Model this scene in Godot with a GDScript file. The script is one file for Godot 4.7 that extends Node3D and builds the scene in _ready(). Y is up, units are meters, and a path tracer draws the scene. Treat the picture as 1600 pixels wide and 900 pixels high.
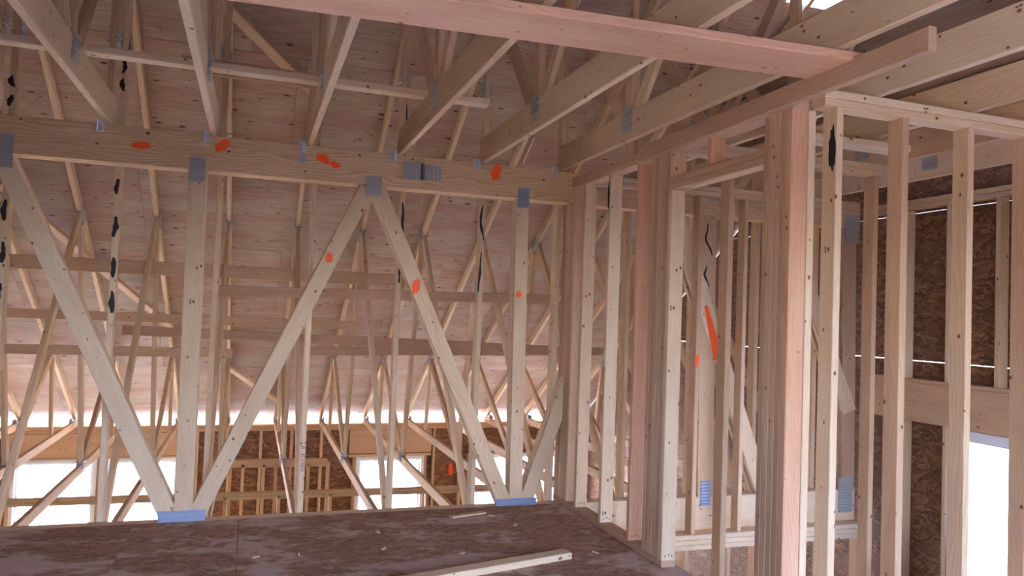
extends Node3D
# Upstairs of a timber-framed house under construction: loft deck, girder truss, roof trusses, stud walls.

var rng := RandomNumberGenerator.new()
var M := {}
var SPRUCE := []
var FIR := []
var used := {}

# ------------------------------------------------------------------ textures
func noise(freq: float, sd: int, oct := 3) -> FastNoiseLite:
	var n := FastNoiseLite.new()
	n.noise_type = FastNoiseLite.TYPE_SIMPLEX
	n.frequency = freq
	n.seed = sd
	n.fractal_octaves = oct
	return n

func to_tex(buf: PackedByteArray, w: int, h: int) -> ImageTexture:
	var img := Image.create_from_data(w, h, false, Image.FORMAT_RGB8, buf)
	img.generate_mipmaps()
	return ImageTexture.create_from_image(img)

# sawn lumber, grain along u (2.4 m), 0.6 m across
func wood_tex(sd: int, pale: Color, dark: Color, knot: Color, knots: int, grain: float) -> ImageTexture:
	var w := 1024
	var h := 512
	var r := RandomNumberGenerator.new()
	r.seed = sd
	var fine := noise(1.0, sd, 2)
	var warp := noise(1.0, sd + 7, 2)
	var kn := []
	for i in knots:
		kn.append([r.randf() * 2.4, r.randf() * 0.6, r.randf_range(0.002, 0.0085), 1.0])
	var buf := PackedByteArray()
	buf.resize(w * h * 3)
	var p := 0
	for j in h:
		var v := j * 0.6 / h
		var near := []
		for k in kn:
			if absf(k[1] - v) < 0.035:
				near.append(k)
		for i in w:
			var a := TAU * i / w
			var cu := cos(a) * 0.382
			var su := sin(a) * 0.382
			var wv := warp.get_noise_3d(cu * 1.6, su * 1.6, v * 9.0)
			var vv := v + wv * 0.02
			var bend := 0.0
			var kd := 0.0
			for k in near:
				var dx: float = absf(i * 2.4 / w - k[0])
				dx = minf(dx, 2.4 - dx)
				var dy: float = v - k[1]
				var q: float = sqrt(dx * dx / 1.9 + dy * dy) / k[2]
				if q < 3.5:
					bend += exp(-q * q * 0.35) * 2.0
					if q < 1.0:
						kd = maxf(kd, 1.0 - q * q * 0.45)
			var ring := sin(vv * 300.0 + fine.get_noise_3d(cu * 1.4, su * 1.4, v * 5.0) * 12.0 + bend * 3.0)
			var streak := fine.get_noise_3d(cu * 9.0, su * 9.0, v * 260.0)
			var t := clampf(0.38 + ring * 0.2 * grain + streak * 0.32 + wv * 0.25 + bend * 0.1, 0.0, 1.0)
			var c := pale.lerp(dark, t)
			if kd > 0.0:
				c = c.lerp(knot, kd)
			buf[p] = int(clampf(c.r, 0, 1) * 255)
			buf[p + 1] = int(clampf(c.g, 0, 1) * 255)
			buf[p + 2] = int(clampf(c.b, 0, 1) * 255)
			p += 3
	return to_tex(buf, w, h)

# one face of a 2.44 x 1.22 m plywood sheet, veneer grain along u
func ply_tex(sd: int) -> ImageTexture:
	var w := 1024
	var h := 512
	var r := RandomNumberGenerator.new()
	r.seed = sd
	var lo := noise(1.0, sd, 3)
	var hi := noise(1.0, sd + 3, 2)
	var kn := []
	for i in 115:
		var big := r.randf() < 0.35
		kn.append([r.randf() * 2.44, r.randf() * 1.22, r.randf_range(0.014, 0.032) if big else r.randf_range(0.006, 0.014), r.randf_range(0.25, 0.5)])
	var tan := Color(0.72, 0.635, 0.55)
	var pink := Color(0.69, 0.55, 0.475)
	var pale := Color(0.76, 0.70, 0.645)
	var knotc := Color(0.36, 0.21, 0.16)
	var buf := PackedByteArray()
	buf.resize(w * h * 3)
	var p := 0
	for j in h:
		var v := j * 1.22 / h
		var near := []
		for k in kn:
			if absf(k[1] - v) < 0.07:
				near.append(k)
		for i in w:
			var u := i * 2.44 / w
			var a := lo.get_noise_3d(u * 0.8, v * 2.6, 0.0)
			var s := hi.get_noise_3d(u * 3.0, v * 70.0, 4.0)
			var s2 := hi.get_noise_3d(u * 1.2, v * 16.0, 9.0)
			var c := tan.lerp(pink, clampf(0.42 + a * 1.4 + s2 * 0.5, 0, 1)).lerp(pale, clampf(s2 * 0.6 - a * 0.3, 0, 0.7))
			c = c * (1.0 + s * 0.13)
			for k in near:
				var dx: float = (u - k[0]) / k[2]
				var dy: float = (v - k[1]) / (k[2] * k[3])
				var q: float = dx * dx + dy * dy
				if q < 1.0:
					c = c.lerp(knotc, minf(1.0, (1.0 - q) * 1.6))
				elif q < 5.0:
					c = c.lerp(pink, (5.0 - q) * 0.1)
			buf[p] = int(clampf(c.r, 0, 1) * 255)
			buf[p + 1] = int(clampf(c.g, 0, 1) * 255)
			buf[p + 2] = int(clampf(c.b, 0, 1) * 255)
			p += 3
	return to_tex(buf, w, h)

# flakes of oriented strand board; a square of 1.22 m, seamless
func osb_buf(sd: int, n: int, size: int, cols: Array) -> PackedByteArray:
	var r := RandomNumberGenerator.new()
	r.seed = sd
	var buf := PackedByteArray()
	buf.resize(size * size * 3)
	var base: Color = cols[0]
	for i in size * size:
		buf[i * 3] = int(base.r * 200)
		buf[i * 3 + 1] = int(base.g * 200)
		buf[i * 3 + 2] = int(base.b * 200)
	var px := size / 1.22
	for f in n:
		var c: Color = cols[r.randi() % cols.size()]
		c = c * r.randf_range(0.82, 1.12)
		var ln := r.randf_range(0.05, 0.13) * px
		var wd := r.randf_range(0.008, 0.024) * px
		var an := r.randfn(0.0, 0.55)
		var ca := cos(an)
		var sa := sin(an)
		var ox := r.randf() * size
		var oy := r.randf() * size
		var rr := int(c.r * 255)
		var gg := int(c.g * 255)
		var bb := int(c.b * 255)
		var y := 0.0
		while y < wd:
			var x := 0.0
			var cut := r.randf() * 3.0
			while x < ln - cut:
				var ix := posmod(int(ox + x * ca - y * sa), size)
				var iy := posmod(int(oy + x * sa + y * ca), size)
				var q := (iy * size + ix) * 3
				buf[q] = mini(rr, 255)
				buf[q + 1] = mini(gg, 255)
				buf[q + 2] = mini(bb, 255)
				x += 0.8
			y += 0.8
	return buf

# trampled deck: strand board under patches of dried dust and sawdust, a square of 4.88 m
func floor_tex(osb: PackedByteArray, osize: int) -> ImageTexture:
	var size := 1400
	var lo := noise(1.0, 51, 4)
	var mid := noise(1.0, 77, 4)
	var buf := PackedByteArray()
	buf.resize(size * size * 3)
	var dust := Color(0.80, 0.74, 0.71)
	var p := 0
	for j in size:
		var v := j * 4.88 / size
		for i in size:
			var u := i * 4.88 / size
			var ix := int(u / 1.22 * osize) % osize
			var iy := int(v / 1.22 * osize) % osize
			var q := (iy * osize + ix) * 3
			var c := Color(osb[q] / 255.0, osb[q + 1] / 255.0, osb[q + 2] / 255.0)
			var d := lo.get_noise_3d(u * 1.1, v * 2.0, 0.0) + mid.get_noise_3d(u * 7.0, v * 11.0, 5.0) * 0.45
			var t := smoothstep(-0.12, 0.35, d) * 0.7 + 0.08
			c = c.lerp(dust, clampf(t + mid.get_noise_3d(u * 34.0, v * 34.0, 2.0) * 0.14, 0, 1))
			buf[p] = int(clampf(c.r, 0, 1) * 255)
			buf[p + 1] = int(clampf(c.g, 0, 1) * 255)
			buf[p + 2] = int(clampf(c.b, 0, 1) * 255)
			p += 3
	return to_tex(buf, size, size)

func mat(tex: Texture2D, tint := Color.WHITE, rough := 0.75, metal := 0.0) -> StandardMaterial3D:
	var m := StandardMaterial3D.new()
	m.albedo_texture = tex
	m.albedo_color = tint
	m.roughness = rough
	m.metallic = metal
	return m

func make_materials():
	var sp := wood_tex(11, Color(0.885, 0.80, 0.67), Color(0.80, 0.675, 0.52), Color(0.42, 0.28, 0.20), 46, 0.5)
	var sp2 := wood_tex(23, Color(0.875, 0.785, 0.665), Color(0.77, 0.635, 0.48), Color(0.38, 0.25, 0.18), 30, 0.8)
	var fi := wood_tex(37, Color(0.855, 0.70, 0.575), Color(0.76, 0.56, 0.435), Color(0.42, 0.24, 0.16), 20, 0.6)
	var ch := wood_tex(61, Color(0.88, 0.765, 0.60), Color(0.75, 0.59, 0.42), Color(0.30, 0.17, 0.10), 14, 1.3)
	M.chord = mat(ch)
	SPRUCE = [mat(sp, Color(1, 1, 1)), mat(sp2, Color(1.0, 0.985, 0.96)), mat(sp, Color(0.95, 0.93, 0.91)), mat(sp2, Color(0.93, 0.90, 0.86))]
	FIR = [mat(fi, Color(0.96, 1, 0.98)), mat(fi, Color(0.88, 0.90, 0.88)), mat(fi, Color(0.94, 0.98, 0.95))]
	M.pink_fir = mat(fi, Color(1.0, 0.975, 0.95))
	M.plywood = [mat(ply_tex(5), Color(0.93, 0.92, 0.90)), mat(ply_tex(6), Color(0.90, 0.88, 0.86)), mat(ply_tex(8), Color(0.95, 0.93, 0.91))]
	var wall := osb_buf(3, 5200, 1024, [Color(0.50, 0.35, 0.24), Color(0.55, 0.395, 0.275), Color(0.46, 0.315, 0.215), Color(0.59, 0.435, 0.31), Color(0.42, 0.28, 0.19)])
	M.osb = mat(to_tex(wall, 1024, 1024), Color.WHITE, 0.7)
	var fl := osb_buf(9, 2600, 700, [Color(0.62, 0.48, 0.40), Color(0.66, 0.51, 0.425), Color(0.57, 0.43, 0.355), Color(0.61, 0.455, 0.36)])
	M.deck = mat(floor_tex(fl, 700), Color(1.0, 0.97, 0.94), 0.8)
	M.sheet_edge = mat(null, Color(0.42, 0.30, 0.23))
	M.zinc = mat(null, Color(0.56, 0.60, 0.68), 0.4, 0.4)
	M.bright_zinc = mat(null, Color(0.86, 0.88, 0.92), 0.3, 0.5)
	M.dull_zinc = mat(null, Color(0.66, 0.65, 0.63), 0.5, 0.1)
	M.orange = mat(null, Color(1.0, 0.36, 0.08), 0.6)
	M.black = mat(null, Color(0.045, 0.045, 0.055), 0.6)
	M.stamp = mat(null, Color(0.22, 0.24, 0.36), 0.7)
	M.vinyl = mat(null, Color(0.88, 0.90, 0.92), 0.45)
	M.snow = mat(null, Color(0.93, 0.93, 0.94), 0.9)
	M.blocker_dark = mat(null, Color(0.34, 0.30, 0.27), 0.85)  # dark skin of the added light-blocking house shape
	M.felt = mat(null, Color(0.12, 0.12, 0.13), 0.9)
	M.concrete = mat(null, Color(0.36, 0.34, 0.32), 0.9)
	var g := mat(null, Color(0.92, 0.97, 1.0, 0.06), 0.02)
	g.transparency = BaseMaterial3D.TRANSPARENCY_ALPHA
	M.glass = g

func spruce() -> Material: return SPRUCE[rng.randi() % SPRUCE.size()]
func fir() -> Material: return FIR[rng.randi() % FIR.size()]
func lumber() -> Material: return spruce() if rng.randf() < 0.72 else fir()

# ------------------------------------------------------------------ nodes
func numbered(called: String) -> String:
	if not used.has(called):
		used[called] = 0
		return called
	used[called] += 1
	return "%s_%03d" % [called, used[called]]

func thing(called: String, label: String, category: String, at := Vector3.ZERO, group := "") -> Node3D:
	var o := Node3D.new()
	o.name = numbered(called)
	add_child(o)
	o.position = at
	o.set_meta("label", label)
	o.set_meta("category", category)
	if group:
		o.set_meta("group", group)
	return o

func struct(called: String, label: String, at := Vector3.ZERO, cat := "") -> Node3D:
	var o := Node3D.new()
	o.name = called
	add_child(o)
	o.position = at
	o.set_meta("kind", "structure")
	o.set_meta("label", label)
	o.set_meta("category", cat if cat else called.split("_")[0])
	return o

func tag(o: Node3D, label: String, category: String, group := ""):
	o.set_meta("label", label)
	o.set_meta("category", category)
	if group:
		o.set_meta("group", group)

# a board along local x, section w (local y) x t (local z), arrises eased; u runs along the grain
func board_mesh(ln: float, w: float, t: float, cut0 := 0.0, cut1 := 0.0) -> ArrayMesh:
	var b := minf(0.004, minf(w, t) * 0.18)
	var sec := [Vector2(-w / 2 + b, -t / 2), Vector2(w / 2 - b, -t / 2), Vector2(w / 2, -t / 2 + b), Vector2(w / 2, t / 2 - b), Vector2(w / 2 - b, t / 2), Vector2(-w / 2 + b, t / 2), Vector2(-w / 2, t / 2 - b), Vector2(-w / 2, -t / 2 + b)]
	var u0 := rng.randf()
	var slack := 0.6 - 2.0 * (w + t)
	var v0 := rng.randf() * slack / 0.6 if slack > 0 else 0.0
	var st := SurfaceTool.new()
	st.begin(Mesh.PRIMITIVE_TRIANGLES)
	var per := 0.0
	var h := ln / 2
	for i in 8:
		var p: Vector2 = sec[i]
		var q: Vector2 = sec[(i + 1) % 8]
		var d := p.distance_to(q)
		var n2 := Vector2(q.y - p.y, -(q.x - p.x)).normalized()
		var n := Vector3(0, n2.x, n2.y)
		var va := v0 + per / 0.6
		var vb := v0 + (per + d) / 0.6
		per += d
		# cut0/cut1 slope the ends: x shift per unit of section height
		var a := Vector3(-h + cut0 * p.x, p.x, p.y)
		var c := Vector3(-h + cut0 * q.x, q.x, q.y)
		var e := Vector3(h + cut1 * q.x, q.x, q.y)
		var f := Vector3(h + cut1 * p.x, p.x, p.y)
		for k in [[a, va], [e, vb], [c, vb], [a, va], [f, va], [e, vb]]:
			st.set_normal(n)
			st.set_uv(Vector2(u0 + (k[0].x + h) / 2.4, k[1]))
			st.add_vertex(k[0])
	for s in [-1, 1]:
		var cut := cut0 if s < 0 else cut1
		for i in range(1, 7):
			var tri := [sec[0], sec[i + 1], sec[i]] if s > 0 else [sec[0], sec[i], sec[i + 1]]
			for pt in tri:
				st.set_normal(Vector3(s, 0, 0))
				st.set_uv(Vector2(u0 + pt.y * 0.4, v0 + pt.x / 0.6 * 2.0))
				st.add_vertex(Vector3(s * h + cut * pt.x, pt.x, pt.y))
	return st.commit()

# board from a to b (world), width w in the plane of `up`, thickness t across it
func board(parent: Node3D, called: String, a: Vector3, b: Vector3, w: float, t: float, up: Vector3, m: Material, cut0 := 0.0, cut1 := 0.0) -> MeshInstance3D:
	var d := (b - a).normalized()
	var y := (up - d * up.dot(d)).normalized()
	var z := d.cross(y)
	var o := MeshInstance3D.new()
	o.name = called
	o.mesh = board_mesh(a.distance_to(b), w, t, cut0, cut1)
	o.material_override = m
	parent.add_child(o, true)
	var org := parent.position if parent != self else Vector3.ZERO
	if parent.get_parent() and parent.get_parent() != self and parent is MeshInstance3D:
		org = Vector3.ZERO
	o.transform = Transform3D(Basis(d, y, z), (a + b) / 2 - org)
	return o

# plain box between corners, planar uv in metres divided by `rep`
func slab(parent: Node3D, called: String, lo: Vector3, hi: Vector3, m: Material, rep := Vector2(1.22, 1.22), off := Vector2.ZERO, edge: Material = null) -> MeshInstance3D:
	var st := SurfaceTool.new()
	st.begin(Mesh.PRIMITIVE_TRIANGLES)
	slab_into(st, lo, hi, rep, off)
	var o := MeshInstance3D.new()
	o.name = called
	o.mesh = st.commit()
	o.material_override = m
	parent.add_child(o, true)
	if parent != self:
		o.position = -parent.position
	return o

func slab_into(st: SurfaceTool, lo: Vector3, hi: Vector3, rep := Vector2.ONE, off := Vector2.ZERO):
	var ax := [Vector3.RIGHT, Vector3.UP, Vector3.BACK]
	for i in 3:
		for s in [-1.0, 1.0]:
			var n: Vector3 = ax[i] * s
			var ui := (i + 1) % 3
			var vi := (i + 2) % 3
			if i == 0:
				ui = 2
				vi = 1
			elif i == 1:
				ui = 0
				vi = 2
			else:
				ui = 0
				vi = 1
			var cs := []
			for k in [[0, 0], [1, 0], [1, 1], [0, 1]]:
				var p := Vector3.ZERO
				p[i] = hi[i] if s > 0 else lo[i]
				p[ui] = hi[ui] if k[0] else lo[ui]
				p[vi] = hi[vi] if k[1] else lo[vi]
				cs.append(p)
			var e: Vector3 = (cs[1] - cs[0]).cross(cs[2] - cs[0])
			var order := [0, 1, 2, 0, 2, 3] if e.dot(n) < 0 else [0, 2, 1, 0, 3, 2]
			for k in order:
				st.set_normal(n)
				st.set_uv(Vector2(cs[k][ui] / rep.x + off.x, cs[k][vi] / rep.y + off.y))
				st.add_vertex(cs[k])

# pressed steel truss plate with ribs, centred at c, facing n (local z), w x h
func plate(parent: Node3D, c: Vector3, w: float, h: float, n: Vector3, m: Material, turn := 0.0, ribs := 5) -> MeshInstance3D:
	var st := SurfaceTool.new()
	st.begin(Mesh.PRIMITIVE_TRIANGLES)
	slab_into(st, Vector3(-w / 2, -h / 2, 0), Vector3(w / 2, h / 2, 0.0015))
	for i in ribs:
		var y := -h / 2 + h * (i + 0.5) / ribs
		slab_into(st, Vector3(-w * 0.47, y - h * 0.2 / ribs, 0.0015), Vector3(w * 0.49, y + h * 0.2 / ribs, 0.012))
	var o := MeshInstance3D.new()
	o.name = "nail_plate"
	o.mesh = st.commit()
	o.material_override = m
	parent.add_child(o, true)
	var up := Vector3.UP
	var x := up.cross(n).normalized()
	o.transform = Transform3D(Basis(x, up, n) * Basis(Vector3.BACK, turn), c - parent.position)
	return o

# flat paint mark: outline pts in (right, up) of a face with normal n at c
func paint(parent: Node3D, c: Vector3, n: Vector3, pts: PackedVector2Array, m: Material, label := ""):
	var st := SurfaceTool.new()
	st.begin(Mesh.PRIMITIVE_TRIANGLES)
	var tri := Geometry2D.triangulate_polygon(pts)
	for i in range(0, tri.size(), 3):
		var a := pts[tri[i]]
		var b := pts[tri[i + 1]]
		var d := pts[tri[i + 2]]
		if (b - a).cross(d - a) > 0:
			var q := b
			b = d
			d = q
		for v in [a, b, d]:
			st.set_normal(Vector3.BACK)
			st.set_uv(v)
			st.add_vertex(Vector3(v.x, v.y, 0))
	var o := MeshInstance3D.new()
	o.name = "paint_mark"
	o.mesh = st.commit()
	o.material_override = m
	parent.add_child(o, true)
	var x := Vector3.UP.cross(n).normalized()
	o.transform = Transform3D(Basis(x, Vector3.UP, n), c + n * 0.0012 - parent.position)
	if label:
		o.set_meta("label", label)

func blob(w: float, h: float, sd: int, slant := 0.0) -> PackedVector2Array:
	var n := noise(1.0, sd, 2)
	var pts := PackedVector2Array()
	for i in 26:
		var a := TAU * i / 26.0
		var r := 1.0 + n.get_noise_2d(cos(a) * 1.3, sin(a) * 1.3) * 0.28
		var p := Vector2(cos(a) * w / 2, sin(a) * h / 2) * r
		pts.append(Vector2(p.x + p.y * slant, p.y))
	return pts

func squiggle(h: float, w: float, sway: float, sd: int) -> PackedVector2Array:
	var n := noise(1.0, sd, 2)
	var l := PackedVector2Array()
	var r := PackedVector2Array()
	for i in 15:
		var t := i / 14.0
		var x := n.get_noise_2d(t * 0.55, 0.0) * sway * 2.4
		var k := w * (0.4 + 0.6 * sin(PI * clampf(t * 0.94 + 0.03, 0, 1))) * (1.0 + n.get_noise_2d(t * 2.0, 9.0) * 0.4)
		l.append(Vector2(x - k / 2, (0.5 - t) * h))
		r.append(Vector2(x + k / 2, (0.5 - t) * h))
	r.reverse()
	l.append_array(r)
	return l

const UP := Vector3(0, 1, 0)
const RT := Vector3(1, 0, 0)
const BK := Vector3(0, 0, 1)
const RS := 0.65     # roof pitch 8 in 12
const RB := 6.98       # height of the rafters' underside above z = 0

func roof_y(z: float) -> float: return RS * z + RB

# ------------------------------------------------------------------ scene
func _ready():
	rng.seed = 20240
	# camera
	var cam := Camera3D.new()
	cam.name = "camera"
	cam.fov = rad_to_deg(2.0 * atan(450.0 / 1181.92))
	cam.near = 0.02
	cam.far = 400.0
	var b := Basis(UP, -0.329315) * Basis(RT, 0.0356949) * Basis(BK, 0.036625)
	cam.transform = Transform3D(b, Vector3(0, 1.39, 0))
	add_child(cam)
	cam.current = true
	# sky, sun, exposure
	var env := Environment.new()
	var sk := ProceduralSkyMaterial.new()
	sk.sky_top_color = Color(0.50, 0.63, 0.92)
	sk.sky_horizon_color = Color(0.88, 0.92, 1.0)
	sk.ground_bottom_color = Color(0.75, 0.78, 0.84)
	sk.ground_horizon_color = Color(0.82, 0.87, 0.95)
	sk.sky_energy_multiplier = 1.0
	var sky := Sky.new()
	sky.sky_material = sk
	env.background_mode = Environment.BG_SKY
	env.sky = sky
	env.background_energy_multiplier = 5.2
	env.tonemap_mode = Environment.TONE_MAPPER_LINEAR
	env.tonemap_exposure = 4.9
	env.sdfgi_enabled = true
	env.ssao_enabled = true
	env.ssil_enabled = true
	var we := WorldEnvironment.new()
	we.name = "environment"
	we.environment = env
	add_child(we)
	var sun := DirectionalLight3D.new()
	sun.name = "sun"
	sun.light_color = Color(1.0, 0.97, 0.92)
	sun.light_energy = 11.5
	sun.light_angular_distance = 0.6
	sun.shadow_enabled = true
	sun.basis = Basis.looking_at(-Vector3(-0.45, 0.40, -0.80).normalized(), UP)
	add_child(sun)

	make_materials()
	build_shell()
	build_far_wall()
	build_gable_wall()
	build_girder()
	build_far_trusses()
	build_near_trusses()
	build_braces()
	build_partition_wall()
	build_near_wall()
	build_back_walls()
	build_loose_things()

func build_shell():
	# ground outside
	var gr := struct("ground", "bright snow-covered ground outside the house", Vector3(0, -3.3, 0), "ground")
	slab(gr, "snow", Vector3(-90, -3.5, -90), Vector3(90, -3.3, 90), M.snow)
	# lower storey slab
	var lf := struct("floor_lower", "concrete slab of the storey below", Vector3(0, -3.0, 0), "floor")
	slab(lf, "slab", Vector3(-6.1, -3.29, -11.1), Vector3(5.1, -3.0, 1.8), M.concrete)
	# deck sheets
	var fl := struct("floor", "trampled strand board deck of the loft, dusty and scuffed", Vector3.ZERO, "floor")
	var z := -5.264
	var row := 0
	while z < 1.7:
		var z1 := minf(z + 1.19, 1.7)
		var x := -6.0
		var cuts := [-6.0, -4.9, -2.46, -0.02, 2.42, 4.86, 5.0] if row % 2 == 0 else [-6.0, -3.68, -1.24, 1.2, 3.64, 5.0]
		for i in cuts.size() - 1:
			var xa: float = cuts[i]
			var xb: float = cuts[i + 1]
			var lim := 2.36 if z1 < -2.75 else 5.0
			xb = minf(xb, lim)
			if xb - xa > 0.02:
				slab(fl, "deck_sheet", Vector3(xa + 0.003, -0.018, z + 0.003), Vector3(xb - 0.003, 0.0, z1 - 0.003), M.deck, Vector2(4.88, 4.88), Vector2(0.13, 0.37))
		z = z1
		row += 1
	# joists under the deck
	for i in 16:
		var jx := -5.9 + i * 0.55
		if jx > 2.3:
			break
		board(fl, "floor_joist", Vector3(jx, -0.143, -5.262), Vector3(jx, -0.143, 1.7), 0.25, 0.038, UP, spruce())
	board(fl, "rim_joist", Vector3(2.33, -0.143, -5.18), Vector3(2.33, -0.143, -2.8), 0.25, 0.038, UP, spruce())
	# stair landing below, behind the partition
	var ld := struct("floor_landing", "plywood landing of the stairwell", Vector3(0, -1.1, 0), "floor")
	slab(ld, "deck_sheet", Vector3(2.42, -1.16, -4.85), Vector3(4.95, -1.1, -2.8), M.osb)
	# roof sheathing, far slope
	var rf := struct("ceiling", "knotty plywood roof sheathing seen from below", Vector3.ZERO, "roof")
	var ang := atan(RS)
	var cs := cos(ang)
	var base_y := RB + 0.092 / cs       # underside of the sheets at z = 0
	var rowz := -10.96 - 1.0151
	row = 0
	while rowz < -1.05:
		var z0 := maxf(rowz, -11.5)
		var z1b := minf(rowz + 1.0151, -1.0)
		var xs := -6.2 - (1.22 if row % 2 else 0.0) + 0.35
		while xs < 5.2:
			var xa := maxf(xs, -6.2)
			var xb := minf(xs + 2.44, 5.2)
			xs += 2.44
			if xb - xa < 0.05:
				continue
			var hole := z0 > -5.3 and z0 < -2.5 and xa > 2.4     # sheets not yet laid over the stairwell
			if hole:
				continue
			roof_sheet(rf, xa + 0.0015, xb - 0.0015, z0 + 0.0015, z1b - 0.0015, base_y)
		rowz += 1.0151
		row += 1
	# sheets laid round the opening that is still open to the sky
	roof_sheet(rf, 2.4, 3.85, -5.5, -2.2, base_y + 0.002)
	roof_sheet(rf, 4.4, 5.2, -5.5, -2.2, base_y + 0.002)
	roof_sheet(rf, 3.85, 4.4, -4.55, -2.2, base_y + 0.002)
	roof_sheet(rf, 3.85, 4.4, -5.5, -5.2, base_y + 0.002)
	# felt over the sheets
	var fe := struct("trim_1", "black roofing felt over the plywood", Vector3.ZERO, "roofing")
	for q in [[-6.25, 3.84, -11.5, -1.0], [3.84, 5.25, -11.5, -5.21], [3.84, 4.41, -4.54, -1.0], [4.41, 5.25, -5.21, -1.0]]:
		sloped(fe, "felt", q[0], q[1], q[2], q[3], base_y + 0.024, 0.006, M.felt)
	# back slope
	var bk := struct("roof_back", "back slope of the plywood roof", Vector3.ZERO, "roof")
	var st := SurfaceTool.new()
	st.begin(Mesh.PRIMITIVE_TRIANGLES)
	var ry := RB + 0.11 - 1.0 * RS
	var bx := BoxMesh.new()
	bx.size = Vector3(11.5, 0.02, 3.9)
	var mi := MeshInstance3D.new()
	mi.name = "sheathing"
	mi.mesh = bx
	mi.material_override = M.plywood[0]
	bk.add_child(mi)
	mi.transform = Transform3D(Basis(RT, atan(RS)), Vector3(-0.5, ry - 1.62 * RS + 0.01, -1.0 + 1.62))

func sloped(parent: Node3D, called: String, xa: float, xb: float, z0: float, z1: float, by: float, th: float, m: Material, uvo := Vector2.ZERO, flip := false):
	var st := SurfaceTool.new()
	st.begin(Mesh.PRIMITIVE_TRIANGLES)
	var sl := sqrt(1.0 + RS * RS)
	var n := Vector3(0, 1, -RS).normalized()
	var ln := (z1 - z0) * sl
	# local frame: x along ridge, y up the slope, z = down normal side
	slab_into(st, Vector3(0, 0, -th), Vector3(xb - xa, ln, 0), Vector2(2.44, 1.22), uvo)
	var o := MeshInstance3D.new()
	o.name = called
	o.mesh = st.commit()
	o.material_override = m
	parent.add_child(o, true)
	var ydir := Vector3(0, RS, 1).normalized()
	var xdir := Vector3(1, 0, 0)
	var zdir := xdir.cross(ydir)      # points down and away from the roof
	o.transform = Transform3D(Basis(xdir, ydir, zdir), Vector3(xa, RS * z0 + by, z0))

func roof_sheet(parent: Node3D, xa: float, xb: float, z0: float, z1: float, by: float):
	sloped(parent, "plywood_sheet", xa, xb, z0, z1, by, 0.015, M.plywood[rng.randi() % 3], Vector2(rng.randf(), rng.randf()))

# window: frame, sashes, panes in plane z (facing z) or x
func window(called: String, label: String, axis: String, at: float, a0: float, a1: float, y0: float, y1: float, muntins := true):
	var o := struct(called, label, Vector3.ZERO, "window")
	var f: Callable
	var t := 0.045
	var ring := func(nm, u0, u1, v0, v1, t2, d0, d1) -> MeshInstance3D:
		var st := SurfaceTool.new()
		st.begin(Mesh.PRIMITIVE_TRIANGLES)
		for q in [[u0, u0 + t2, v0, v1], [u1 - t2, u1, v0, v1], [u0 + t2, u1 - t2, v1 - t2, v1], [u0 + t2, u1 - t2, v0, v0 + t2]]:
			if axis == "z":
				slab_into(st, Vector3(q[0], q[2], at + d0), Vector3(q[1], q[3], at + d1))
			else:
				slab_into(st, Vector3(at + d0, q[2], q[0]), Vector3(at + d1, q[3], q[1]))
		var mi := MeshInstance3D.new()
		mi.name = nm
		mi.mesh = st.commit()
		mi.material_override = M.vinyl
		o.add_child(mi, true)
		return mi
	var my := (y0 + y1) / 2
	ring.call("window_frame", a0, a1, y0, y1, t, -0.05, 0.05)
	var up: MeshInstance3D = ring.call("upper_sash", a0 + t, a1 - t, my, y1 - t, 0.035, -0.035, -0.005)
	var lo: MeshInstance3D = ring.call("lower_sash", a0 + t, a1 - t, y0 + t, my + 0.035, 0.035, 0.0, 0.03)
	o = up
	f = func(nm, u0, u1, v0, v1, d0, d1, m, par):
		if axis == "z":
			slab(par, nm, Vector3(u0, v0, at + d0), Vector3(u1, v1, at + d1), m)
		else:
			slab(par, nm, Vector3(at + d0, v0, u0), Vector3(at + d1, v1, u1), m)
	var i0 := a0 + t + 0.035
	var i1 := a1 - t - 0.035
	f.call("pane", i0, i1, my + 0.035, y1 - t - 0.035, -0.023, -0.017, M.glass, up)
	f.call("pane", i0, i1, y0 + t + 0.035, my, 0.012, 0.018, M.glass, lo)
	if muntins:
		var c := (a0 + a1) / 2
		f.call("muntin", c - 0.012, c + 0.012, y0 + t + 0.035, my, 0.019, 0.028, M.vinyl, lo)
		f.call("muntin", i0, i1, my - 0.30, my - 0.28, 0.019, 0.027, M.vinyl, lo)

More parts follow.
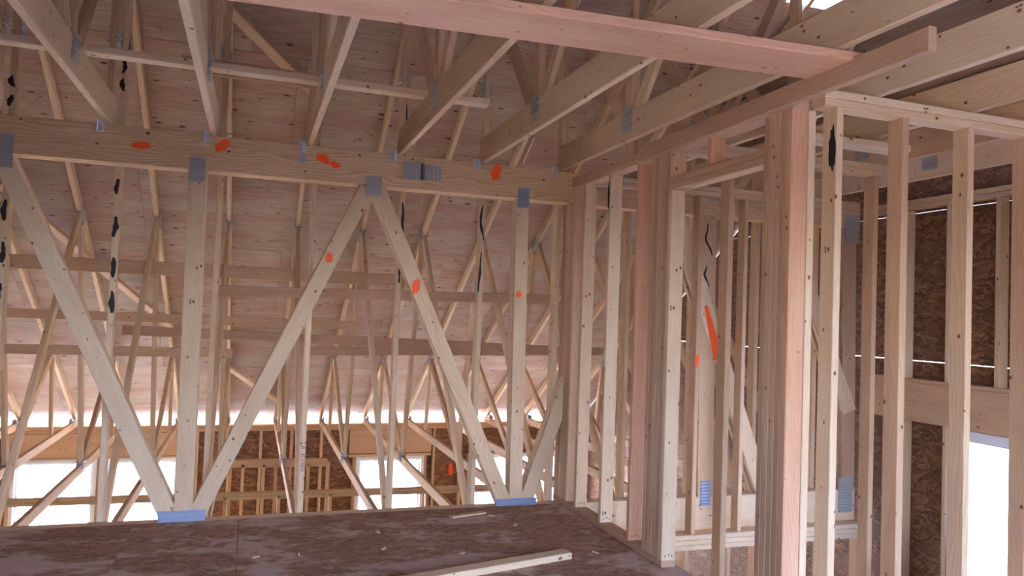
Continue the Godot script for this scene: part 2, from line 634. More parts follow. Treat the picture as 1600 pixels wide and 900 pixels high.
func build_far_wall():
	var w := struct("wall_far", "outside wall below the eave, bare studs with strand board sheathing", Vector3(0, -3.0, -11.0), "wall")
	var zc := -11.045
	board(w, "top_plate", Vector3(-6, -0.269, zc), Vector3(5, -0.269, zc), 0.038, 0.089, UP, fir())
	board(w, "top_plate", Vector3(-6, -0.308, zc), Vector3(5, -0.308, zc), 0.038, 0.089, UP, fir())
	board(w, "sill_plate", Vector3(-6, -2.981, zc), Vector3(5, -2.981, zc), 0.038, 0.089, UP, fir())
	var opens := [[-5.3, -3.5, -2.5, -0.66], [-2.76, -1.80, -2.5, -0.66], [-1.74, -0.80, -2.5, -0.66], [1.50, 2.49, -2.5, -0.72], [3.2, 4.6, -2.5, -0.72]]  # outermost two openings are added to brighten the eave
	# headers over the windows
	board(w, "header", Vector3(-2.86, -0.482, zc + 0.02), Vector3(-0.70, -0.482, zc + 0.02), 0.30, 0.05, UP, fir())
	board(w, "header", Vector3(-2.86, -0.646, zc), Vector3(-0.70, -0.646, zc), 0.02, 0.089, UP, fir())
	board(w, "header", Vector3(1.40, -0.50, zc + 0.02), Vector3(2.59, -0.50, zc + 0.02), 0.34, 0.05, UP, fir())
	board(w, "header", Vector3(1.40, -0.70, zc), Vector3(2.59, -0.70, zc), 0.038, 0.089, UP, spruce())
	var x := -5.9
	while x < 5.0:
		var ok := true
		for o in opens:
			if x > o[0] - 0.12 and x < o[1] + 0.12:
				ok = false
		if ok:
			board(w, "stud", Vector3(x, -2.96, zc), Vector3(x, -0.328, zc), 0.089, 0.038, BK, lumber())
		x += 0.4064
	for o in opens:
		for s in [o[0] - 0.022, o[1] + 0.022]:
			board(w, "jack_stud", Vector3(s, -2.96, zc), Vector3(s, -0.66 if s < 1 else -0.72, zc), 0.089, 0.038, BK, fir())
		board(w, "window_sill", Vector3(o[0], o[2] - 0.02, zc), Vector3(o[1], o[2] - 0.02, zc), 0.038, 0.089, UP, spruce())
	# sheathing pieces round the openings
	var zo := -11.105
	var xs := [-6.1, -5.3, -3.5, -2.76, -1.80, -1.74, -0.80, 0.196, 1.50, 2.49, 3.2, 4.6, 5.1]
	for i in xs.size() - 1:
		var open = null
		for o in opens:
			if absf(o[0] - xs[i]) < 0.01 and absf(o[1] - xs[i + 1]) < 0.01:
				open = o
		if open:
			slab(w, "osb_sheet", Vector3(xs[i], -3.1, zo - 0.006), Vector3(xs[i + 1], open[2], zo + 0.006), M.osb, Vector2(1.22, 1.22), Vector2(i * 0.31, 0))
			slab(w, "osb_sheet", Vector3(xs[i], open[3], zo - 0.006), Vector3(xs[i + 1], -0.25, zo + 0.006), M.osb, Vector2(1.22, 1.22), Vector2(i * 0.31, 0.4))
		else:
			slab(w, "osb_sheet", Vector3(xs[i] + 0.001, -3.1, zo - 0.006), Vector3(xs[i + 1] - 0.001, -0.25, zo + 0.006), M.osb, Vector2(1.22, 1.22), Vector2(i * 0.31, 0.2))
	paint(w, Vector3(2.93, -0.95, zo + 0.006), BK, blob(0.07, 0.2, 91), M.orange, "faded orange spray mark")
	window("window_1", "white vinyl window, left half of the pair in the outside wall", "z", -11.05, -2.76, -1.80, -2.5, -0.66)
	window("window_2", "white vinyl window, right half of the pair in the outside wall", "z", -11.05, -1.74, -0.80, -2.5, -0.66)
	window("window_3", "single white vinyl window alone in the outside wall", "z", -11.05, 1.50, 2.49, -2.5, -0.72)
	window("window_5", "added white vinyl window out of view, lets more light onto the eave", "z", -11.05, -5.3, -3.5, -2.5, -0.66)  # added out of view for more bounce light on the sheathing
	window("window_6", "added white vinyl window hidden behind the stairwell, brightens the eave", "z", -11.05, 3.2, 4.6, -2.5, -0.72)  # added behind the stairwell framing to light the eave there
	# lower storey partition in front of it
	var p := thing("stud_partition", "low stud partition of the storey below, crossing in front of the windows", "wall frame", Vector3(0, -3.0, -9.5))
	board(p, "top_plate", Vector3(-4.5, -0.785, -9.5), Vector3(3.6, -0.865, -9.5), 0.038, 0.089, UP, lumber())
	board(p, "top_plate", Vector3(-4.5, -0.824, -9.5), Vector3(3.6, -0.904, -9.5), 0.038, 0.089, UP, lumber())
	for i in 14:
		var px := -4.4 + i * 0.6
		if (px > -2.4 and px < -0.9) or (px > 1.3 and px < 2.1):
			continue
		board(p, "stud", Vector3(px, -2.99, -9.5), Vector3(px, -0.85, -9.5), 0.089, 0.038, BK, lumber())
	var q := thing("stud_partition", "close-set stud frame with two cross rails in front of the outside wall", "wall frame", Vector3(0, -3.0, -10.2))
	for i in 8:
		var px := -0.42 + i * 0.2 + (0.05 if i % 2 else 0.0)
		board(q, "stud", Vector3(px, -2.99, -10.2), Vector3(px, -0.62, -10.2), 0.089, 0.038, BK, fir())
	board(q, "cross_rail", Vector3(-0.48, -0.60, -10.2), Vector3(1.02, -0.62, -10.2), 0.10, 0.089, UP, fir())

func build_gable_wall():
	var w := struct("wall_right", "dark strand board gable wall with bare studs and light showing at the sheet joints", Vector3(5.0, -3.0, -4.0), "wall")
	var xc := 5.045
	var oz0 := -4.36
	var oz1 := -3.45
	# upper storey plates
	for y in [2.36, 2.40]:
		board(w, "top_plate", Vector3(xc, y + 0.019, -5.2), Vector3(xc, y + 0.019, 1.7), 0.038, 0.089, UP, lumber())
	board(w, "header", Vector3(xc - 0.02, 0.83, -5.15), Vector3(xc - 0.02, 0.83, -3.3), 0.28, 0.05, UP, fir())
	board(w, "header", Vector3(xc, 0.683, -5.15), Vector3(xc, 0.683, -3.3), 0.036, 0.089, UP, fir())
	board(w, "header", Vector3(xc, 0.985, -5.15), Vector3(xc, 0.985, -3.3), 0.03, 0.089, UP, fir())
	var z := -4.78
	while z < 1.7:
		if z > -5.1 and z < -3.3:
			board(w, "stud", Vector3(xc, 1.0, z), Vector3(xc, 2.36, z), 0.089, 0.038, RT, spruce())
		else:
			board(w, "stud", Vector3(xc, 0.0, z), Vector3(xc, 2.36, z), 0.089, 0.038, RT, spruce())
		z += 0.4064
	for jz in [oz0 - 0.022, oz1 + 0.022]:
		board(w, "jack_stud", Vector3(xc, -1.5, jz), Vector3(xc, 0.665, jz), 0.089, 0.038, RT, spruce())
	for jz in [-4.95, -4.78]:
		board(w, "jack_stud", Vector3(xc, -1.5, jz), Vector3(xc, 0.665, jz), 0.089, 0.038, RT, spruce())
	# sheathing
	var xo := 5.105
	var zs := [-11.1, -8.8, -6.4, oz0, oz1, -1.1, 1.8]
	for i in zs.size() - 1:
		var za: float = zs[i] + 0.001
		var zb: float = zs[i + 1] - 0.001
		var off := Vector2(i * 0.27, i * 0.4)
		if i == 3:
			gable_sheet(w, xo, [za, zb, -3.1, -1.5], off)
			gable_sheet(w, xo, [za, zb, 0.66, 1.139], off)
		else:
			gable_sheet(w, xo, [za, zb, -3.1, -0.6], off)
			gable_sheet(w, xo, [za, zb, -0.599, 1.139], off)
		gable_sheet(w, xo, [za, zb, 1.143, 2.3395], off + Vector2(0.3, 0.1))
		gable_sheet(w, xo, [za, zb, 2.342, 4.78], off + Vector2(0.5, 0.3))
		gable_sheet(w, xo, [za, zb, 4.781, 7.2], off + Vector2(0.1, 0.6))
	window("window_4", "tall white window behind the studs in the gable wall", "x", 5.06, oz0, oz1, -1.5, 0.66, false)

# upright sheet x0..x1 with outline pts (z, y)
func prism_x(st: SurfaceTool, x0: float, x1: float, pts: PackedVector2Array, off := Vector2.ZERO):
	var tri := Geometry2D.triangulate_polygon(pts)
	for s in [-1.0, 1.0]:
		var x := x0 if s < 0 else x1
		for i in range(0, tri.size(), 3):
			var vs := []
			for k in 3:
				var q := pts[tri[i + k]]
				vs.append(Vector3(x, q.y, q.x))
			face(st, vs, Vector3(s, 0, 0), off)
	var ctr := Vector2.ZERO
	for q in pts:
		ctr += q / pts.size()
	for i in pts.size():
		var a := pts[i]
		var c := pts[(i + 1) % pts.size()]
		var n2 := Vector2(c.y - a.y, -(c.x - a.x)).normalized()
		if n2.dot((a + c) / 2 - ctr) < 0:
			n2 = -n2
		var n := Vector3(0, n2.y, n2.x)
		face(st, [Vector3(x0, a.y, a.x), Vector3(x0, c.y, c.x), Vector3(x1, c.y, c.x)], n, off)
		face(st, [Vector3(x0, a.y, a.x), Vector3(x1, c.y, c.x), Vector3(x1, a.y, a.x)], n, off)

func face(st: SurfaceTool, vs: Array, n: Vector3, off := Vector2.ZERO):
	var e: Vector3 = (vs[1] - vs[0]).cross(vs[2] - vs[0])
	var o := [0, 1, 2] if e.dot(n) < 0 else [0, 2, 1]
	for k in o:
		st.set_normal(n)
		st.set_uv(Vector2(vs[k].z / 1.22, vs[k].y / 1.22) + off)
		st.add_vertex(vs[k])

# sheets of a gable wall in the plane x, cut to the roof outline
func gable_sheet(parent: Node3D, x: float, rect: Array, off: Vector2):
	var out := PackedVector2Array([Vector2(-11.1, -3.1), Vector2(1.8, -3.1), Vector2(1.8, RB - RS - RS * 2.8 + 0.1), Vector2(-1.0, RB - RS + 0.1), Vector2(-11.1, roof_y(-11.1) + 0.1)])
	var r := PackedVector2Array([Vector2(rect[0], rect[2]), Vector2(rect[1], rect[2]), Vector2(rect[1], rect[3]), Vector2(rect[0], rect[3])])
	for poly in Geometry2D.intersect_polygons(out, r):
		var st := SurfaceTool.new()
		st.begin(Mesh.PRIMITIVE_TRIANGLES)
		prism_x(st, x - 0.006, x + 0.006, poly, off)
		var o := MeshInstance3D.new()
		o.name = "osb_sheet"
		o.mesh = st.commit()
		o.material_override = M.osb
		parent.add_child(o, true)
		o.position = -parent.position

func build_girder():
	var zf := -5.27
	var zc := zf - 0.057
	var g := thing("girder_truss", "long flat girder truss with nail plates and orange spray marks across the loft edge", "truss", Vector3(0, -0.27, zc))
	# three plies: top and bottom chords, jointed where the photograph shows the splice plate
	for k in 3:
		var z := zf - 0.019 - k * 0.0382
		board(g, "top_chord", Vector3(-4.4, 2.37, z), Vector3(1.088, 2.37, z), 0.235 + 0.004 * k, 0.0375, UP, M.chord)
		board(g, "top_chord", Vector3(1.09, 2.37, z), Vector3(5.0, 2.37, z), 0.235 + 0.004 * k, 0.0375, UP, M.chord)
		board(g, "bottom_chord", Vector3(-4.4, -0.142, z), Vector3(5.0, -0.142, z), 0.27, 0.0375, UP, SPRUCE[0])
		var zz := z
		var mats := [SPRUCE[2], SPRUCE[0], SPRUCE[1], SPRUCE[2]]
		# posts and diagonals of every ply
		board(g, "post", Vector3(-0.357, -0.01, zz), Vector3(-0.374, 2.253, zz), 0.112, 0.0375, RT, mats[k])
		board(g, "post", Vector3(1.890, -0.01, zz), Vector3(1.860, 2.253, zz), 0.10, 0.0375, RT, mats[k])
		board(g, "diagonal", Vector3(-0.435, 0.02, zz - 0.002), Vector3(-1.475, 2.253, zz - 0.002), 0.115, 0.0375, RT, mats[(k + 1) % 3])
		board(g, "diagonal", Vector3(-0.285, 0.02, zz - 0.002), Vector3(0.715, 2.235, zz - 0.002), 0.105, 0.0375, RT, mats[k], 0.0, 0.0)
		board(g, "diagonal", Vector3(0.79, 2.235, zz - 0.002), Vector3(1.815, 0.0, zz - 0.002), 0.105, 0.0375, RT, mats[(k + 2) % 3])
		board(g, "diagonal", Vector3(1.965, 0.0, zz - 0.002), Vector3(2.237, 0.774, zz - 0.002), 0.105, 0.0375, RT, mats[k], 0.0, -2.84)
		board(g, "diagonal", Vector3(-1.56, 2.235, zz - 0.002), Vector3(-2.55, 0.0, zz - 0.002), 0.105, 0.0375, RT, mats[k])
		board(g, "post", Vector3(-2.64, -0.01, zz), Vector3(-2.66, 2.253, zz), 0.112, 0.0375, RT, mats[k])
		# past the partition: post with black squiggles, long diagonals, end post
		board(g, "post", Vector3(3.505, -0.01, zz), Vector3(3.465, 2.253, zz), 0.15 if k == 0 else 0.14, 0.0375, RT, SPRUCE[3])
		if k != 1:
			board(g, "diagonal", Vector3(3.16, 2.253, zz + 0.004), Vector3(4.06, 0.0, zz + 0.004), 0.14, 0.0375, RT, SPRUCE[0])
			board(g, "diagonal", Vector3(4.45, 1.76, zz + 0.004), Vector3(4.93, 0.66, zz + 0.004), 0.14, 0.0375, RT, SPRUCE[1])
		board(g, "post", Vector3(4.93, -0.01, zz), Vector3(4.90, 2.253, zz), 0.14, 0.0375, RT, FIR[1])
	var pz := zf + 0.0005
	plate(g, Vector3(0.758, 2.25, pz), 0.11, 0.14, BK, M.dull_zinc, 0, 5)
	plate(g, Vector3(-0.377, 2.255, pz), 0.095, 0.16, BK, M.dull_zinc, 0, 7)
	plate(g, Vector3(1.866, 2.262, pz), 0.088, 0.15, BK, M.zinc, 0, 5)
	plate(g, Vector3(1.035, 2.385, pz), 0.125, 0.15, BK, M.dull_zinc, PI / 2, 6)
	plate(g, Vector3(1.16, 2.38, pz), 0.115, 0.155, BK, M.dull_zinc, PI / 2, 6)
	plate(g, Vector3(-1.47, 2.27, pz), 0.13, 0.21, BK, M.dull_zinc, 0, 9)
	plate(g, Vector3(-0.365, -0.03, pz), 0.28, 0.20, BK, M.zinc, 0, 6)
	plate(g, Vector3(1.894, -0.05, pz), 0.315, 0.20, BK, M.zinc, 0, 6)
	plate(g, Vector3(4.91, 2.25, pz), 0.16, 0.25, BK, M.dull_zinc, 0, 7)
	plate(g, Vector3(4.90, -0.05, pz), 0.15, 0.3, BK, M.dull_zinc, 0, 12)
	plate(g, Vector3(3.50, 0.02, pz), 0.09, 0.2, BK, M.zinc, 0, 8)
	# sprayed marks
	var ol := "fluorescent orange spray mark"
	paint(g, Vector3(-0.712, 2.377, zf), BK, blob(0.115, 0.045, 1, 0.4), M.orange, ol)
	paint(g, Vector3(-0.232, 2.425, zf), BK, blob(0.075, 0.085, 2, 0.5), M.orange, ol)
	paint(g, Vector3(0.41, 2.405, zf), BK, blob(0.085, 0.07, 3, -0.5), M.orange, ol)
	paint(g, Vector3(0.492, 2.372, zf), BK, blob(0.07, 0.05, 4, -0.3), M.orange, ol)
	paint(g, Vector3(1.645, 2.43, zf), BK, blob(0.075, 0.12, 5, 0.15), M.orange, ol)
	paint(g, Vector3(0.477, 1.733, zf), BK, blob(0.05, 0.07, 6), M.orange, ol)
	paint(g, Vector3(1.086, 1.57, zf), BK, blob(0.06, 0.11, 7, 0.2), M.orange, ol)
	paint(g, Vector3(1.855, 1.543, zf), BK, blob(0.042, 0.05, 8), M.orange, ol)
	paint(g, Vector3(3.515, 1.30, zf + 0.0045), BK, PackedVector2Array([Vector2(-0.075, 0.22), Vector2(-0.045, 0.23), Vector2(0.09, -0.12), Vector2(0.075, -0.2), Vector2(0.035, -0.22), Vector2(0.01, -0.14), Vector2(-0.03, 0.02)]), M.orange, ol)
	paint(g, Vector3(0.27, 2.396, zf), BK, blob(0.055, 0.07, 12), M.dull_zinc, "grey smudge")
	paint(g, Vector3(3.455, 2.06, zf), BK, squiggle(0.26, 0.022, 0.03, 3), M.black, "black spray squiggle")
	paint(g, Vector3(3.455, 1.76, zf), BK, squiggle(0.17, 0.02, 0.02, 5), M.black, "black spray squiggle")
	# joist clips on the girder's face
	for i in 7:
		var x := -0.90 + 0.6096 * i + (0.01 if i > 2 else 0.0) - 0.05
		var hg := thing("joist_clip", "bright folded steel joist clip on the girder " + ["before its first orange mark", "by the orange mark at the post", "beside the double orange mark", "over the splice plates", "at the upright orange mark", "at the partition corner", "past the partition, over the stairwell"][i], "bracket", Vector3(x, 2.44, zf), "joist clips along the girder")
		var st := SurfaceTool.new()
		st.begin(Mesh.PRIMITIVE_TRIANGLES)
		slab_into(st, Vector3(-0.024, 0.0, 0.001), Vector3(0.024, 0.075, 0.003))
		var mi := MeshInstance3D.new()
		mi.name = "flange"
		mi.mesh = st.commit()
		mi.material_override = M.bright_zinc
		hg.add_child(mi)
		var st2 := SurfaceTool.new()
		st2.begin(Mesh.PRIMITIVE_TRIANGLES)
		slab_into(st2, Vector3(-0.022, 0.0, 0.0), Vector3(0.022, 0.003, 0.045))
		slab_into(st2, Vector3(-0.026, 0.0, 0.004), Vector3(-0.023, 0.07, 0.05))
		var m2 := MeshInstance3D.new()
		m2.name = "seat_wing"
		m2.mesh = st2.commit()
		m2.material_override = M.bright_zinc
		hg.add_child(m2)
		m2.rotation = Vector3(0.2, 0.35, 0)
		for k in 3:
			var nb := MeshInstance3D.new()
			var cy := SphereMesh.new()
			cy.radius = 0.0045
			cy.height = 0.009
			cy.radial_segments = 8
			cy.rings = 4
			nb.mesh = cy
			nb.name = "nail_head"
			nb.material_override = M.bright_zinc
			mi.add_child(nb, true)
			nb.position = Vector3(-0.012 + 0.012 * k, 0.018 + 0.02 * k, 0.004)

func build_far_trusses():
	for k in range(-5, 9):
		var x := -0.24 + 0.6120 * k
		if x > 4.9:
			continue
		var grp := "roof trusses beyond the girder"
		var lab: String = {
			-5: "roof truss three bays past the girder's end plate, away from the partition",
			-4: "roof truss two bays past the girder's end plate, away from the partition",
			-3: "roof truss one bay past the girder's end plate, away from the partition",
			-2: "roof truss with black spray marks on its upright behind the girder's end plate",
			-1: "roof truss with black spray dashes, upright between end plate and girder post",
			0: "roof truss with a plain upright right beside the plated girder post",
			1: "roof truss beyond the girder with a blue lumber stamp on its upright",
			2: "roof truss with a black spray line on its upright under the splice plates",
			3: "roof truss with long black squiggles, upright beside the last girder post",
			4: "roof truss meeting the girder at the built-up end post of the partition",
			5: "roof truss seen through the partition studs, nearest the built-up end post",
			6: "roof truss behind the black-squiggled girder post past the partition",
			7: "roof truss between the squiggled girder post and the gable wall",
			8: "roof truss standing close against the gable wall",
		}[k]
		var t := thing("roof_truss", lab, "truss", Vector3(x, -0.25, -8.2), grp)
		var zt := -5.392
		board(t, "bottom_chord", Vector3(x, -0.205, -11.06), Vector3(x, -0.205, zt - 0.05), 0.089, 0.038, UP, spruce())
		board(t, "top_chord", Vector3(x, roof_y(-11.5) + 0.0535, -11.5), Vector3(x, roof_y(-5.4) + 0.0535, -5.4), 0.089, 0.038, UP, spruce())
		board(t, "upright", Vector3(x, -0.25, zt - 0.045), Vector3(x, roof_y(zt), zt - 0.045), 0.089, 0.038, BK, spruce())
		board(t, "web", Vector3(x, -0.13, -5.50), Vector3(x, roof_y(-7.45) - 0.02, -7.45), 0.089, 0.037, BK, lumber())
		board(t, "web", Vector3(x, roof_y(-7.55) - 0.02, -7.55), Vector3(x, -0.14, -8.10), 0.089, 0.037, BK, lumber())
		board(t, "web", Vector3(x, -0.14, -8.16), Vector3(x, roof_y(-9.55) - 0.02, -9.55), 0.089, 0.037, BK, lumber())
		board(t, "web", Vector3(x, roof_y(-9.62) - 0.02, -9.62), Vector3(x, -0.14, -9.75), 0.064, 0.037, BK, lumber())
		# nail plates on both sides of the joints
		for s in [-1.0, 1.0]:
			var n := Vector3(s, 0, 0)
			plate(t, Vector3(x + s * 0.0195, roof_y(-7.5) + 0.03, -7.5), 0.16, 0.10, n, M.dull_zinc, -s * 0.588, 3)
			plate(t, Vector3(x + s * 0.0195, -0.17, -8.12), 0.13, 0.09, n, M.zinc, 0, 3)
			plate(t, Vector3(x + s * 0.0195, roof_y(-9.58) + 0.03, -9.58), 0.15, 0.09, n, M.dull_zinc, -s * 0.588, 3)
			plate(t, Vector3(x + s * 0.0195, -0.16, -10.85), 0.16, 0.08, n, M.zinc, 0, 3)
			plate(t, Vector3(x + s * 0.0195, 3.05, zt - 0.045), 0.075, 0.11, n, M.dull_zinc, 0, 4)
		var fz := zt
		var bl := "black spray mark"
		if k == -1:
			for q in [[2.12, 0.10, 21], [1.86, 0.13, 22], [1.60, 0.13, 23], [1.38, 0.14, 24], [2.90, 0.09, 25], [2.78, 0.08, 26]]:
				paint(t, Vector3(x, q[0], fz), BK, squiggle(q[1], 0.03, 0.006, q[2]), M.black, bl)
		elif k == -2:
			for q in [[1.92, 0.13, 31], [1.66, 0.13, 32], [1.42, 0.1, 33], [2.2, 0.1, 34], [2.72, 0.07, 35], [2.60, 0.07, 36]]:
				paint(t, Vector3(x, q[0], fz), BK, squiggle(q[1], 0.03, 0.006, q[2]), M.black, bl)
		elif k == 2:
			paint(t, Vector3(x + 0.003, 2.05, fz), BK, squiggle(0.24, 0.018, 0.008, 41), M.black, bl)
			paint(t, Vector3(x + 0.003, 1.66, fz), BK, squiggle(0.14, 0.02, 0.006, 42), M.black, bl)
			paint(t, Vector3(x + 0.003, 2.78, fz), BK, squiggle(0.2, 0.012, 0.004, 43), M.black, bl)
		elif k == 3:
			paint(t, Vector3(x - 0.003, 2.07, fz), BK, squiggle(0.26, 0.018, 0.008, 51), M.black, bl)
			paint(t, Vector3(x - 0.003, 1.70, fz), BK, squiggle(0.3, 0.016, 0.008, 52), M.black, bl)
			paint(t, Vector3(x - 0.003, 2.72, fz), BK, squiggle(0.12, 0.022, 0.006, 53), M.black, bl)
		elif k == 1:
			# lumber stamp: a short code and a longer line, read downwards
			var tm := TextMesh.new()
			tm.text = "1 B   XCOMU"
			tm.font_size = 20
			tm.pixel_size = 0.0018
			tm.depth = 0.0005
			var sf := SystemFont.new()
			sf.font_names = PackedStringArray(["Droid Sans"])
			tm.font = sf
			var mi := MeshInstance3D.new()
			mi.name = "stamp"
			mi.mesh = tm
			mi.material_override = M.stamp
			t.add_child(mi)
			mi.transform = Transform3D(Basis(BK, -PI / 2), Vector3(0.002, 0.62, fz + 0.001 + 8.2))
	# long brace nailed up the slope across the rafters
	var d1 := thing("diagonal_brace", "brown diagonal brace nailed to the underside of the rafters low on the slope", "brace", Vector3(-1.7, 2.0, -7.4))
	board(d1, "brace", Vector3(-2.0, roof_y(-7.15) - 0.022, -7.15), Vector3(-0.72, roof_y(-9.12) - 0.022, -9.12), 0.089, 0.038, Vector3(1, 0, 0.4), fir())
	var d2 := thing("diagonal_brace", "pale diagonal brace under the rafters near the eave", "brace", Vector3(0.1, 0.5, -9.8))
	board(d2, "brace", Vector3(-0.24, roof_y(-9.72) - 0.022, -9.72), Vector3(0.42, roof_y(-10.55) - 0.022, -10.55), 0.089, 0.038, Vector3(1, 0, 0.4), spruce())
	var d3 := thing("diagonal_brace", "brown diagonal brace high on the slope above the girder", "brace", Vector3(0.1, 3.3, -5.6))
	board(d3, "brace", Vector3(-0.62, roof_y(-5.13) - 0.022, -5.13), Vector3(0.42, roof_y(-6.05) - 0.022, -6.05), 0.089, 0.038, Vector3(1, 0, 0.4), fir())

func build_near_trusses():
	var ridge := RB - 1.0 * RS
	for k in 10:
		var x := -0.90 + 0.6096 * k + (0.01 if k > 2 else 0.0) - 0.0
		near_truss(x, ridge, k)
	near_truss(-1.51, ridge, 11)
	near_truss(-2.12, ridge, 12)

func near_truss(x: float, ridge: float, k: int):
	var grp := "attic trusses over the loft"
	var lab: String = {
		0: "attic truss whose joist meets the girder between its end plate and first orange mark",
		1: "attic truss with rough-edged joist meeting the girder at the orange mark by the post",
		2: "attic truss whose joist meets the girder beside the grey smudge and double orange mark",
		3: "attic truss whose joist meets the girder at the double splice plate",
		4: "attic truss whose joist meets the girder at the upright orange mark, next to the partition",
		5: "attic truss directly over the partition, its joist just above the wall plates",
		6: "attic truss over the stairwell, first one past the partition",
		7: "attic truss over the stairwell carrying the dark plywood divider",
		8: "attic truss over the stairwell below the roof opening",
		9: "attic truss over the stairwell close beside the gable wall",
		11: "attic truss meeting the girder at its end plate, past the first orange mark",
		12: "attic truss one bay beyond the girder's end plate, away from the partition",
	}[k]
	var t := thing("attic_truss", lab, "truss", Vector3(x, 2.49, -2.0), grp)
	var ms: Material = [SPRUCE[2], SPRUCE[0], SPRUCE[1], SPRUCE[3], SPRUCE[2]][k % 5]
	board(t, "bottom_chord", Vector3(x, 2.582, -5.33), Vector3(x, 2.582, 1.65), 0.184, 0.038, UP, ms)
	board(t, "top_chord", Vector3(x, roof_y(-5.33) + 0.0535, -5.33), Vector3(x, ridge + 0.03, -1.0), 0.089, 0.038, UP, spruce())
	board(t, "top_chord", Vector3(x, ridge + 0.03, -1.0), Vector3(x, ridge + 0.03 - RS * 3.1, 2.1), 0.089, 0.038, UP, spruce())
	board(t, "upright", Vector3(x - 0.0, 2.675, -5.28), Vector3(x - 0.0, roof_y(-5.28), -5.28), 0.089, 0.037, BK, lumber())
	board(t, "web", Vector3(x, 2.66, -4.27), Vector3(x, roof_y(-5.12), -5.12), 0.089, 0.037, BK, fir())
	board(t, "web", Vector3(x, 2.675, -4.17), Vector3(x, roof_y(-4.17), -4.17), 0.089, 0.037, BK, fir())
	board(t, "web", Vector3(x, 2.67, -4.06), Vector3(x, ridge - 0.1, -1.08), 0.089, 0.036, BK, lumber())
	board(t, "web", Vector3(x, 2.675, -1.0), Vector3(x, ridge, -1.0), 0.089, 0.036, BK, lumber())
	for s in [-1.0, 1.0]:
		plate(t, Vector3(x + s * 0.0195, 2.62, -4.17), 0.13, 0.15, Vector3(s, 0, 0), M.dull_zinc, 0, 4)
		plate(t, Vector3(x + s * 0.0195, 3.05, -5.28), 0.08, 0.12, Vector3(s, 0, 0), M.dull_zinc, 0, 4)

func build_braces():
	var rows := [
		["lateral_brace", "broad brown brace nailed level across the roof trusses, the highest of them", -3.4, 1.26, -7.16, 1.68, 1.68, 0.118, 0],
		["lateral_brace", "grey-brown brace just below the highest one, running to the partition", -0.26, 2.66, -6.63, 1.50, 1.55, 0.092, 1],
		["lateral_brace", "reddish brace level across the trusses, ending at a cut edge mid-span", -3.4, 1.0, -7.72, 1.26, 1.225, 0.085, 0],
		["lateral_brace", "long dark brace lapped just under the reddish one", -1.1, 3.1, -7.62, 1.125, 1.03, 0.089, 1],
		["lateral_brace", "dark lower brace across the trusses on the girder post side", -3.4, -0.16, -7.80, 0.935, 0.92, 0.089, 0],
		["lateral_brace", "dark lower brace running behind the partition studs", 0.43, 3.9, -7.72, 0.96, 1.02, 0.089, 1],
	]
	for r in rows:
		var o := thing(r[0], r[1], "brace", Vector3((r[2] + r[3]) / 2, r[5], r[4]))
		board(o, "brace", Vector3(r[2], r[5], r[4]), Vector3(r[3], r[6], r[4]), r[7], 0.036, UP, FIR[r[8]])
	var l := thing("joist_strap", "long flat brace laid across the tops of the ceiling joists", "brace", Vector3(-0.5, 2.674, -4.2))
	board(l, "brace", Vector3(-3.0, 2.6945, -4.43), Vector3(1.32, 2.6945, -4.46), 0.038, 0.089, UP, spruce())
	var l2 := thing("joist_strap", "short brown brace on edge above the flat one, on the joists", "brace", Vector3(-0.4, 2.72, -4.35))
	board(l2, "brace", Vector3(-0.45, 2.76, -4.68), Vector3(0.36, 2.76, -4.70), 0.089, 0.038, UP, fir())

# ply of a built-up post
func stud(p: Node3D, x: float, z: float, y0: float, y1: float, along_x: bool, m: Material, called := "stud"):
	board(p, called, Vector3(x, y0, z), Vector3(x, y1, z), 0.089, 0.0378, RT if along_x else BK, m)

